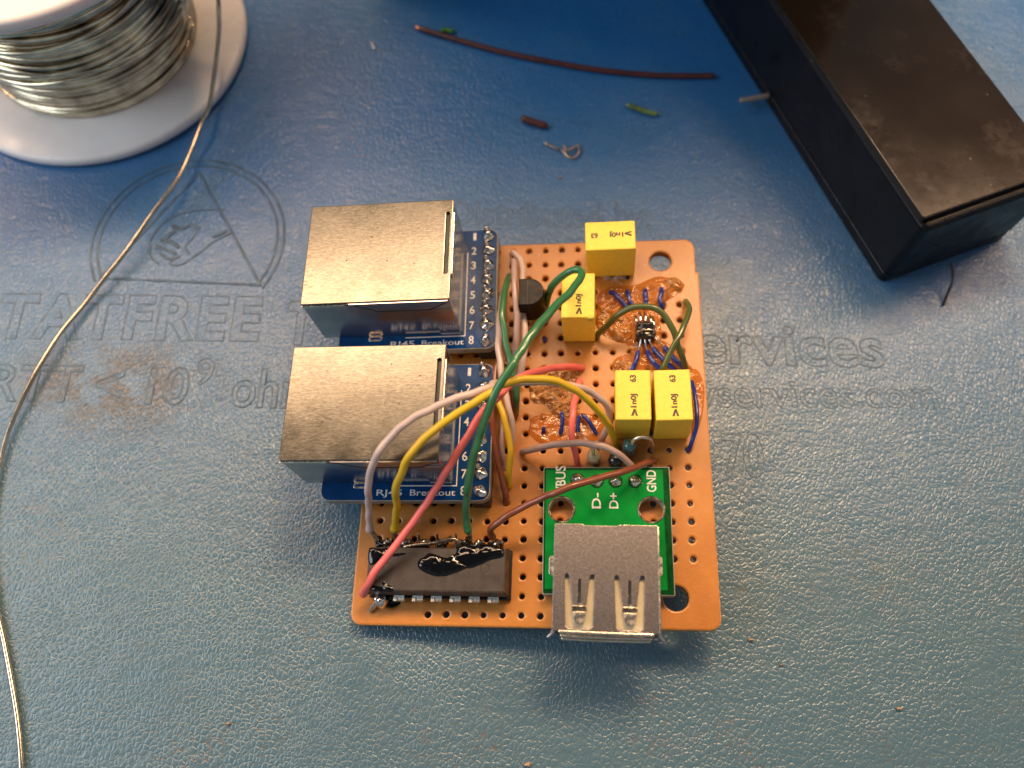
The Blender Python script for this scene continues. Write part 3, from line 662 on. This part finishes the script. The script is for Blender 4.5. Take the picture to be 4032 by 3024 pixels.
# --- upright resistors by the green module
def bead(u, v, z, r, m, lead, name='upright_resistor'):
    p = bp(u, v, z); g = G()
    lathe(g, [(r*.75, .1), (r*.95, .4), (r*.98, z*.5), (r*.93, z-r*.9), (r, z-r*.6), (r*.93, z-r*.22), (r*.65, z+r*.08), (r*.3, z+r*.2), (.1, z+r*.22)], (p.x, p.y), 22, .08, u)
    o = g.build(name, m, board, True)
    if lead: g = G(); tube(g, lead, .26, n=6, seg=10); g.build('lead', M_PIN, o, True)
q9 = lambda x, y: (2050+x/3.687, 1600+y/3.687)
bead(2338, 1790, 2.6, 1.0, M_GLAZE1, [bp(*q9(x, y), z) for x, y, z in ((1060, 690, 3.0), (1040, 620, 4.2), (960, 500, 4.6), (890, 420, 3.6), (830, 400, 1.5), (830, 420, -.5))])
bead(2478, 1750, 3.4, 1.0, M_GLAZE2, [bp(*q9(x, y), z) for x, y, z in ((1620, 540, 3.9), (1650, 480, 4.8), (1760, 445, 5.2), (1870, 470, 4.6), (1910, 540, 2.6), (1910, 640, .2))])
bead(2424, 1806, 2.4, 1.05, M_GLAZE3, None)

# --- amber resin patches
def patch(q, pts, h, rough, fs, m, seed, edge=.5):
    P = [bp(*q(x, y), .05) for x, y in pts]; g = G(); blob(g, [(p.x, p.y) for p in P], .0, h, rough, fs, edge, seed=seed, rings=22, drop=.05); return g.build('resin_patch', m, board, True)
patch(q4, [(430, 200), (560, 120), (760, 105), (850, 170), (850, 300), (830, 420), (740, 520), (640, 490), (560, 440), (430, 400), (400, 300)], .55, 1.0, 1.1, M_RESL, 1)
patch(q4, [(410, 600), (420, 540), (560, 510), (740, 500), (900, 500), (1040, 560), (1100, 640), (1000, 740), (700, 770), (500, 765), (400, 680)], .28, .22, .8, M_RES, 2)
patch(q2, [(990, 900), (1010, 800), (1110, 730), (1330, 710), (1500, 640), (1640, 650), (1760, 700), (1700, 790), (1560, 880), (1530, 960), (1560, 1120), (1530, 1230), (1330, 1200), (1060, 1150), (985, 1060)], .42, .5, .8, M_RES, 3)
patch(q2, [(1010, 900), (1130, 940), (1290, 1010), (1290, 1150), (1230, 1220), (1050, 1150), (990, 1050)], .6, .9, .9, M_RESL, 4)
patch(q2, [(1230, 1200), (1400, 1180), (1560, 1190), (1700, 1280), (1800, 1400), (1790, 1450), (1300, 1450), (1130, 1440), (1160, 1350), (1290, 1290)], .35, .6, .9, M_RES, 5)
patch(q4, [(1800, 110), (1880, 130), (1930, 260), (1930, 420), (1890, 620), (1830, 700), (1810, 500)], .3, .2, .8, M_RES, 6)
patch(q2, [(1130, 1450), (1150, 1380), (1290, 1360), (1330, 1440), (1290, 1480), (1180, 1500)], .7, .9, 1.3, M_RESL, 7)
patch(q2, [(1580, 660), (1680, 640), (1740, 690), (1700, 740), (1640, 800), (1590, 840), (1600, 740)], .5, .5, 1.2, M_RESL, 8)
patch(q4, [(560, 410), (700, 390), (840, 420), (830, 520), (720, 540), (600, 500)], .8, .8, 1.6, M_RESL, 9)

g = G(); rl = random.Random(3); pc = bp(2415, 1095, .3)
for k in range(26):
    a_ = rl.uniform(math.pi*.95, math.pi*2.05); ln = rl.uniform(.8, 2.6)
    q_ = pc+Vector((math.cos(a_)*ln*.8, math.sin(a_)*ln*.7, rl.uniform(.0, .5))); m_ = (pc+q_)/2+Vector((rl.uniform(-.2, .2), 0, rl.uniform(0, .3)))
    tube(g, [pc, m_, q_], .018, n=3, seg=4, caps=False)
lint = g.build('lint_fibres', varied('lint', (.75, .62, .58, 1), .8), board)
# --- wires
def wire(pts, mat, label, r=.45, name='jumper_wire', rf=None, stub=None):
    sd_ = len(bpy.data.objects)*.37
    P_ = catmull(pts, 6); L_ = len(P_)
    P_ = [p+Vector((noise.noise(p*.45+Vector((sd_, 0, 0))), noise.noise(p*.45+Vector((0, sd_, 0))), noise.noise(p*.45+Vector((0, 0, sd_)))))*(.16 if 2 < i < L_-3 else 0)*min(1, r/.45) for i, p in enumerate(P_)]
    rf0 = rf or (lambda t: 1.)
    g = G(); tube(g, P_, r, n=2, seg=14, rf=lambda t: rf0(t)*(1+.07*noise.noise(Vector((t*9, sd_, 0))))); o = g.build(name, mat, board, True); o['label'] = label
    if stub: g = G(); tube(g, stub, .3, n=4, seg=8); g.build('bare_end', M_SOLDERD, o, True)
    return o
bulge = lambda t: 1+.28*math.exp(-(t/.02)**2)
W = B(q5, [(345, 408, 3.0), (342, 330, 4.6), (335, 200, 7.4)])+B(q3, [(887, 1400, 11.6), (895, 1260, 14.2), (955, 1095, 16.8), (1080, 930, 18.3), (1230, 800, 19.2), (1450, 675, 19.6), (1700, 578, 19.2), (1950, 495, 18.2)])+B(q4, [(130, 248, 16.4), (560, 228, 14), (800, 268, 12.4), (930, 305, 10.8), (1040, 385, 9), (1100, 470, 7), (1105, 560, 5), (1070, 660, 2.8), (1030, 745, 0), (1025, 760, -1.2)])
wire(W, M_WH, 'white wire arching over the lower jack', r=.48, rf=bulge, stub=[bp(*q5(345, 408), 3.0), bp(*q5(380, 450), 2.6), bp(*q5(410, 500), 2.2)])
W = B(q5, [(560, 402, 3.0), (568, 330, 4.4), (582, 210, 7.4)])+B(q3, [(1122, 1400, 11.4), (1150, 1300, 13.4), (1230, 1120, 16.4), (1370, 950, 18), (1550, 800, 18.9), (1750, 665, 19.2), (1980, 525, 18.8)])+B(q4, [(150, 265, 17.8), (350, 208, 17), (550, 210, 16), (700, 245, 14.8), (850, 330, 13), (980, 450, 10.5), (1070, 560, 7.6), (1130, 670, 4.4), (1165, 790, .6), (1170, 810, -1.2)])
wire(W, M_YE, 'yellow wire arching over the lower jack', r=.5, rf=bulge, stub=[bp(*q5(560, 402), 3.0), bp(*q5(562, 440), 2.6), bp(*q5(565, 500), 2.0)])
W = B(q5, [(290, 965, 2.6), (330, 880, 4.4), (420, 740, 5.6), (560, 560, 6.6), (720, 350, 8.0), (880, 110, 9.6)])+B(q3, [(1590, 1190, 11.5), (1780, 870, 13), (1880, 715, 14), (1990, 600, 14.6)])+B(q4, [(110, 385, 14.0), (200, 290, 13), (300, 205, 11), (450, 145, 8), (640, 105, 4.2), (800, 100, 1.6), (855, 110, .4), (862, 116, -1)])
wire(W, M_PK, 'pink wire running from the chip corner under the yellow one', r=.5, rf=lambda t: 1+.25*math.exp(-(t/.02)**2))
W = B(q4, [(845, 222, -.5), (838, 235, 1), (815, 330, 3.2), (790, 470, 4.6), (772, 620, 4.6), (785, 760, 3.6), (810, 870, 1.8), (832, 975, -.2)])
wire(W, M_PK, 'short pink wire beside the blue stubs')
W = B(q5, [(1200, 415, 3.2), (1190, 330, 4.2), (1180, 240, 5.6), (1195, 60, 8.0)])+B(q3, [(1745, 1400, 10), (1785, 1160, 13), (1850, 940, 15.4), (1925, 720, 17.6), (2020, 500, 19.4), (2130, 320, 20.2)])+B(q2, [(300, 1340, 20), (450, 1120, 19.2), (600, 940, 17.6), (750, 785, 15.6), (840, 680, 14), (858, 600, 12.6), (800, 580, 12), (690, 640, 10.6), (610, 720, 8.6), (570, 810, 5.4), (555, 900, 2), (553, 940, -.5)])
wire(W, M_GR, 'long green wire crossing over all the others', r=.53, rf=lambda t: 1+.12*math.exp(-(t/.02)**2), stub=[bp(*q5(1200, 415), 3.2), bp(*q5(1215, 450), 2.9), bp(*q5(1220, 500), 2.4)])
W = B(q2, [(232, 632, 3.0), (215, 680, 5), (190, 790, 6.4), (172, 920, 7.2), (182, 1060, 7.2), (208, 1240, 6.6), (245, 1400, 6.0), (275, 1520, 5.4)])+B(q4, [(290, 270, 4.6), (298, 380, 3.4), (290, 480, 1), (287, 510, -1)])
wire(W, M_GR, 'green wire standing beside the upper jack', r=.46)
W = B(q2, [(262, 520, -.5), (268, 505, 5.0), (275, 540, 6.4), (280, 700, 7.2), (292, 900, 7.0), (298, 1100, 6.2), (290, 1250, 5), (280, 1420, 3), (268, 1560, 1.5)])
wire(W, M_GY, 'greyish wire left of the black transistor')
W = B(q2, [(262, 430, -.2), (275, 440, 1.6), (325, 480, 3.4), (348, 570, 4.6), (345, 760, 5.0), (350, 960, 5.2), (370, 1150, 5.0), (360, 1320, 4.2), (335, 1480, 2.8)])+B(q4, [(300, 235, 1), (295, 270, -1)])
wire(W, M_WH, 'white wire passing behind the black transistor', r=.48)
W = B(q2, [(185, 760, .5), (165, 880, 2.6), (145, 1050, 4.2), (142, 1220, 4.8), (155, 1380, 5)])+B(q4, [(160, 120, 5), (180, 260, 4.8), (215, 420, 4.4), (250, 560, 3.6), (258, 700, 2.2), (250, 790, .6), (248, 820, -1)])
wire(W, M_WH, 'white wire hugging the edge of the blue boards', r=.48)
W = B(q2, [(210, 1250, 3.0), (220, 1400, 3.6)])+B(q4, [(130, 60, 4.0), (110, 250, 4.2), (88, 420, 4.2), (85, 560, 4.0), (100, 720, 3.6), (130, 900, 3.0), (165, 1060, 2.2), (195, 1200, 1.2), (205, 1290, -.2), (205, 1300, -1)])
wire(W, M_BR, 'brown wire beside the lower blue board', r=.44)
W = B(q4, [(240, 250, 3.5), (262, 360, 3.2), (275, 460, 2), (270, 540, 0), (268, 560, -1)])
wire(W, M_BR, 'brown wire end near the crossing of the wires', r=.4)
W = B(q4, [(120, 330, 5.2), (150, 420, 5.4), (190, 560, 5.2), (225, 700, 4.8), (240, 850, 4), (232, 1000, 2.6), (228, 1120, .6), (228, 1150, -1)])
wire(W, M_YE, 'yellow wire end landing beside the lower blue board', r=.46)
W = B(q4, [(170, 560, 1.5), (165, 700, 2.0), (170, 850, 1.6), (185, 980, 0)])
wire(W, M_GY, 'grey wire lying low under the yellow one', r=.42)
W = B(q4, [(352, 842, -1), (352, 838, .6), (400, 822, 2.0), (560, 788, 3.8), (760, 766, 4.8), (930, 770, 5), (1070, 800, 4.8), (1200, 870, 3.8), (1290, 950, 2.2), (1330, 1000, .5)])
wire(W, M_GY, 'grey wire bridging above the cream resistor', r=.48)
W = B(q5, [(1412, 470, 2.6), (1395, 420, 3.6), (1420, 380, 4.4), (1480, 335, 5.0), (1650, 230, 6), (1850, 135, 7.2)])+B(q4, [(640, 1192, 8.2), (780, 1140, 8.4), (1000, 1075, 7.2), (1250, 1000, 5.2), (1400, 950, 3.2), (1480, 920, 1.2), (1500, 912, -.4)])
wire(W, M_BR, 'brown wire sloping over the green port module', r=.46, rf=lambda t: 1+.2*math.exp(-(t/.02)**2))
W = B(q2, [(1000, 1170, -.5), (1010, 1140, 1), (1080, 1060, 3.2), (1200, 960, 5), (1340, 905, 6), (1470, 905, 6.3), (1570, 965, 6), (1650, 1090, 5.2), (1700, 1220, 4), (1740, 1340, 2.4), (1762, 1420, .6), (1765, 1440, -.6)])
wire(W, M_OL, 'olive green wire looping over the tiny chip', r=.46)
W = B(q2, [(1765, 855, -.6), (1772, 858, 1.6), (1798, 900, 3), (1792, 960, 3.9), (1750, 1080, 4.8), (1690, 1200, 5), (1620, 1330, 4.6), (1570, 1430, 4), (1530, 1510, 2.4), (1500, 1560, .5)])
wire(W, M_OL, 'green wire leaning across the olive loop', r=.42)
W = B(q4, [(1822, 230, .8), (1850, 330, 1.6), (1868, 470, 2.0), (1862, 600, 2.0), (1830, 720, 1.6), (1800, 810, .4), (1795, 828, -.8)])
wire(W, M_BL, 'blue wire beside the right capacitor', r=.3)
for pts in ([(1115, 778, .3), (1150, 790, .9), (1200, 850, 1.0), (1250, 905, .8)], [(1262, 768, .2), (1265, 790, .9), (1280, 850, 1.0), (1310, 890, .9)], [(1418, 760, .2), (1420, 785, .9), (1425, 840, .9), (1425, 890, .8)], [(1560, 748, .2), (1556, 775, .9), (1540, 830, 1), (1555, 890, .8), (1575, 915, -.2)],
            [(1352, 1300, .7), (1345, 1340, .9), (1325, 1400, .9), (1300, 1460, .5)], [(1440, 1300, .7), (1465, 1350, .9), (1505, 1400, .9), (1560, 1470, .4)], [(1490, 1270, .7), (1540, 1325, .9), (1600, 1385, .9), (1670, 1450, .4)], [(1590, 1260, .7), (1640, 1320, .9), (1700, 1385, .9), (1765, 1440, .3)]):
    wire(B(q2, pts), M_BL, 'thin blue wire at the tiny chip', r=.35)
for pts in ([(692, 505, .9), (695, 560, .8), (690, 620, .6), (680, 685, .1)], [(838, 535, .9), (835, 590, .8), (830, 640, .6), (828, 670, .1)], [(875, 520, .9), (920, 570, .9), (960, 630, .7), (992, 685, .1)], [(533, 635, .9), (530, 650, .6), (530, 672, 0)]):
    wire(B(q4, pts), M_BL, 'short blue stub in the amber resin', r=.3)
wire(B(q2, [(545, 1185, .5), (545, 1195, .2), (546, 1210, -.4)]), M_BL, 'blue wire tip in a board hole', r=.3)

# ============================================================ SPOOL
SC = Vector((-80.0, 44.4, 0))
sp_ = thing('solder_spool', 'white plastic spool wound with silvery solder wire at the upper left', 'spool', loc=tuple(SC))
def ring_prof(g, r0, r1, z0, z1, b):
    prof = [(r0, z0), (r1-b, z0), (r1-b*.3, z0+b*.3), (r1, z0+b), (r1, z1-b), (r1-b*.3, z1-b*.3), (r1-b, z1), (r0, z1)]
    vs = []; fs = []; seg = 128
    for r, z in prof:
        for k in range(seg): a_ = 2*math.pi*k/seg; vs.append((SC.x+r*math.cos(a_), SC.y+r*math.sin(a_), z))
    m = len(prof)
    for i in range(m):
        for k in range(seg): k2 = (k+1) % seg; j = (i+1) % m; fs.append((i*seg+k, i*seg+k2, j*seg+k2, j*seg+k))
    return g.add(vs, fs)
ring_prof(G(), 6, 27.4, .3, 2.3, .7).build('lower_flange', M_WHITEP, sp_, True)
ring_prof(G(), 6, 27.4, 29.3, 31.6, .7).build('upper_flange', M_WHITEP, sp_, True)
ring_prof(G(), 6, 12, 2.3, 29.3, .2).build('core', M_WHITEP, sp_, True)
for nm, m, R0, N_, rr_, sd in (('wound_wire', M_SPOOLT, 18.25, 36, .44, 3), ('wound_wire', M_SPOOLT2, 17.7, 38, .44, 4)):
    g = G(); rnd = random.Random(sd)
    for k in range(N_):
        z = 2.9+(26.2)*k/(N_-1)+rnd.uniform(-.2, .2); ph = rnd.uniform(0, 6.28); am = rnd.uniform(.05, .55 if sd == 3 else .2); dr = rnd.uniform(-.25, .3)
        cyc = [(SC.x+(R0+dr)*math.cos(a_), SC.y+(R0+dr)*math.sin(a_), min(28.8, max(2.75, z+am*math.sin(a_+ph)+.2*math.sin(2*a_+ph*2)))) for a_ in [2*math.pi*i/72 for i in range(73)]]
        tube(g, cyc, rr_, n=1, seg=8, caps=False)
    if sd == 3:
        for k in range(9):   # stray turns crossing the others
            z = rnd.uniform(5, 26); ph = rnd.uniform(0, 6.28)
            cyc = [(SC.x+19.05*math.cos(a_), SC.y+19.05*math.sin(a_), min(28.6, max(2.9, z+2.2*math.sin(a_+ph)))) for a_ in [2*math.pi*i/72 for i in range(73)]]
            tube(g, cyc, rr_, n=1, seg=8, caps=False)
    g.build(nm, m, sp_, True)
P = [(SC.x+18.6, SC.y+4, 16)]+[tuple(wp(u, v, z)) for u, v, z in ((835, -60, 15), (862, 60, 11), (855, 200, 8.5), (825, 413, 5.6), (796, 477, 4.8), (749, 600, 4.2), (696, 711, 3.8), (600, 840, 3.2), (500, 985, 2.4), (411, 1097, 1.6), (340, 1190, 1.0), (245, 1303, 1.2), (166, 1425, 1.4), (99, 1548, 1.2), (40, 1680, .9), (5, 1800, .7), (-25, 1960, .6), (-40, 2150, .6), (-15, 2380, .6), (15, 2520, .5), (45, 2680, .5), (70, 2840, .5), (84, 3000, .5), (84, 3120, .5))]
g = G(); tube(g, P, .35, n=10, seg=12); g.build('loose_strand', M_WIRETIN, sp_, True)

# ============================================================ BLACK CASE
c0 = Vector((56.6, -2.2, 0)); dd = Vector((-.387, .922, 0)).normalized(); nn = Vector((dd.y, -dd.x, 0))   # along, across
ang = math.atan2(-dd.x, dd.y)
case = thing('black_case', 'long glossy black plastic case with a scuffed, dusty top at the upper right', 'case', loc=tuple(c0))
MC = Matrix.Translation(c0) @ Matrix.Rotation(ang, 4, 'Z')
g = plate(G(), rrect(.2, 24.0, .1, 112, 1.3, 6), [], 2.2, 15.9, .9, 3).xf(MC); g.build('case_body', M_CASE, case)
g = plate(G(), rrect(.35, 23.85, .2, 111.8, 1.2, 6), [], 0.01, 2.15, .25, 2).xf(MC); g.build('case_base', M_CASE, case)
g = plate(G(), rrect(.15, 23.6, 1.5, 111.2, .5, 6), [], 15.7, 17.0, .28, 3).xf(MC); g.build('top_panel', M_CASET, case)
g = G(); tube(g, [(.3, 1.8, 16.86), (.3, 50, 16.86), (.3, 110, 16.86)], .16, n=2, seg=8); tube(g, [(.5, 1.62, 16.86), (12, 1.62, 16.86), (23.3, 1.62, 16.86)], .14, n=2, seg=8)
g.xf(MC); g.build('panel_edge', M_CASE, case, True)

# ============================================================ ADDED DARK BOX BEYOND THE TOP EDGE (unseen stand-in for whatever shades the mat)
g = G(); box(g, -32, 62, 61, 100, 0, 112, 3, 3)
tag(g.build('unseen_shade_box', M_CASE, None), 'added dark upright box, unseen beyond the top edge, put there to shade the mat', 'box')
# ============================================================ SCRAPS ON THE MAT
def scrap(name, pts, r, mat, label, cat, group=None, seg=12, rf=None):
    g = G(); tube(g, [tuple(wp(u, v, z)) for u, v, z in pts], r, n=8, seg=seg, rf=rf); o = g.build(name, mat, None, True); return tag(o, label, cat, group)
px = lambda x, y: (1500+x/1.58, x and y/1.58)
def Q(pts, z): return [(1500+x/1.58, y/1.58, z) for x, y in pts]
o = scrap('wire_offcut', Q([(250, 180), (500, 255), (780, 330), (1050, 385), (1350, 435), (1650, 465), (1850, 472), (2060, 472)], .62), .5, M_BRD, 'long thin maroon wire offcut lying across the mat at the top', 'wire offcut')
g = G(); tube(g, [tuple(wp(1500+x/1.58, y/1.58, .62)) for x, y in ((222, 170), (235, 175), (252, 181))], .34, n=3, seg=8); g.build('copper_tip', varied('copper', (.70, .28, .14, 1), .3, metal=.8), o, True)
scrap('insulation_piece', Q([(890, 740), (940, 758), (1015, 780)], .7), .62, M_BRD, 'stubby dark maroon piece of stripped insulation near the curled strand', 'wire offcut')
scrap('green_insulation_scrap', Q([(1540, 655), (1620, 685), (1705, 708)], .55), .48, M_SCRAPG, 'small translucent green insulation scrap left of the black case', 'scrap')
scrap('green_speck', Q([(385, 188), (410, 186), (440, 194)], .5), .45, varied('speck_green', (.05, .2, .02, 1), .4), 'tiny green speck touching the long maroon wire', 'scrap')
scrap('curled_strand', Q([(1020, 890), (1070, 915), (1130, 940), (1165, 975), (1200, 982), (1230, 945), (1222, 905)], .5)+Q([(1160, 935), (1140, 905)], .9), .17, varied('strand_copper', (.42, .30, .2, 1), .3, metal=.8), 'thin curled metal strand beside the stubby maroon piece', 'wire scrap')
scrap('glass_sliver', [(1462, 168, .3), (1468, 178, .4), (1472, 190, .3)], .22, M_CLEAR, 'tiny clear sliver on the blue mat above the emblem', 'sliver')
scrap('pale_wire_end', [(2922, 395, 2.0), (2965, 388, 2.2), (3020, 378, 2.2)], .5, varied('pale_wire', (.26, .22, .19, 1), .4), 'short pale wire end poking out at the left side of the black case', 'wire')
scrap('dark_lead', [(3745, 1040, 3.2), (3752, 1075, 2.6), (3745, 1120, 1.6), (3728, 1165, .8), (3715, 1200, .3)], .22, varied('dark_lead', (.03, .02, .015, 1), .3), 'thin dark curved lead sticking out under the front of the black case', 'wire')
def crumb(u, v, s, label, seed):
    p = wp(u, v, 0); g = G()
    lathe(g, [(s*.7, -.02), (s, .15), (s*.8, .45), (s*.2, .6)], (p.x, p.y), 9, 1.1, seed, sx=1.3, sy=.8)
    tag(g.build('crumb', M_CRUMB, None), label, 'crumb', 'crumbs of debris on the mat')
crumb(2955, 2520, .24, 'tan crumb just right of the board corner', 1)
crumb(3072, 2618, .22, 'tan crumb lower right of the board corner', 2)
crumb(3538, 2790, .26, 'darker elongated crumb at the lower right of the mat', 3)
crumb(2078, 3012, .35, 'pale crumb at the bottom edge of the photo', 4)
crumb(900, 2850, .22, 'small brown crumb at the lower left of the mat', 5)
crumb(2208, 705, .2, 'small brown crumb just above the upper jack', 6)
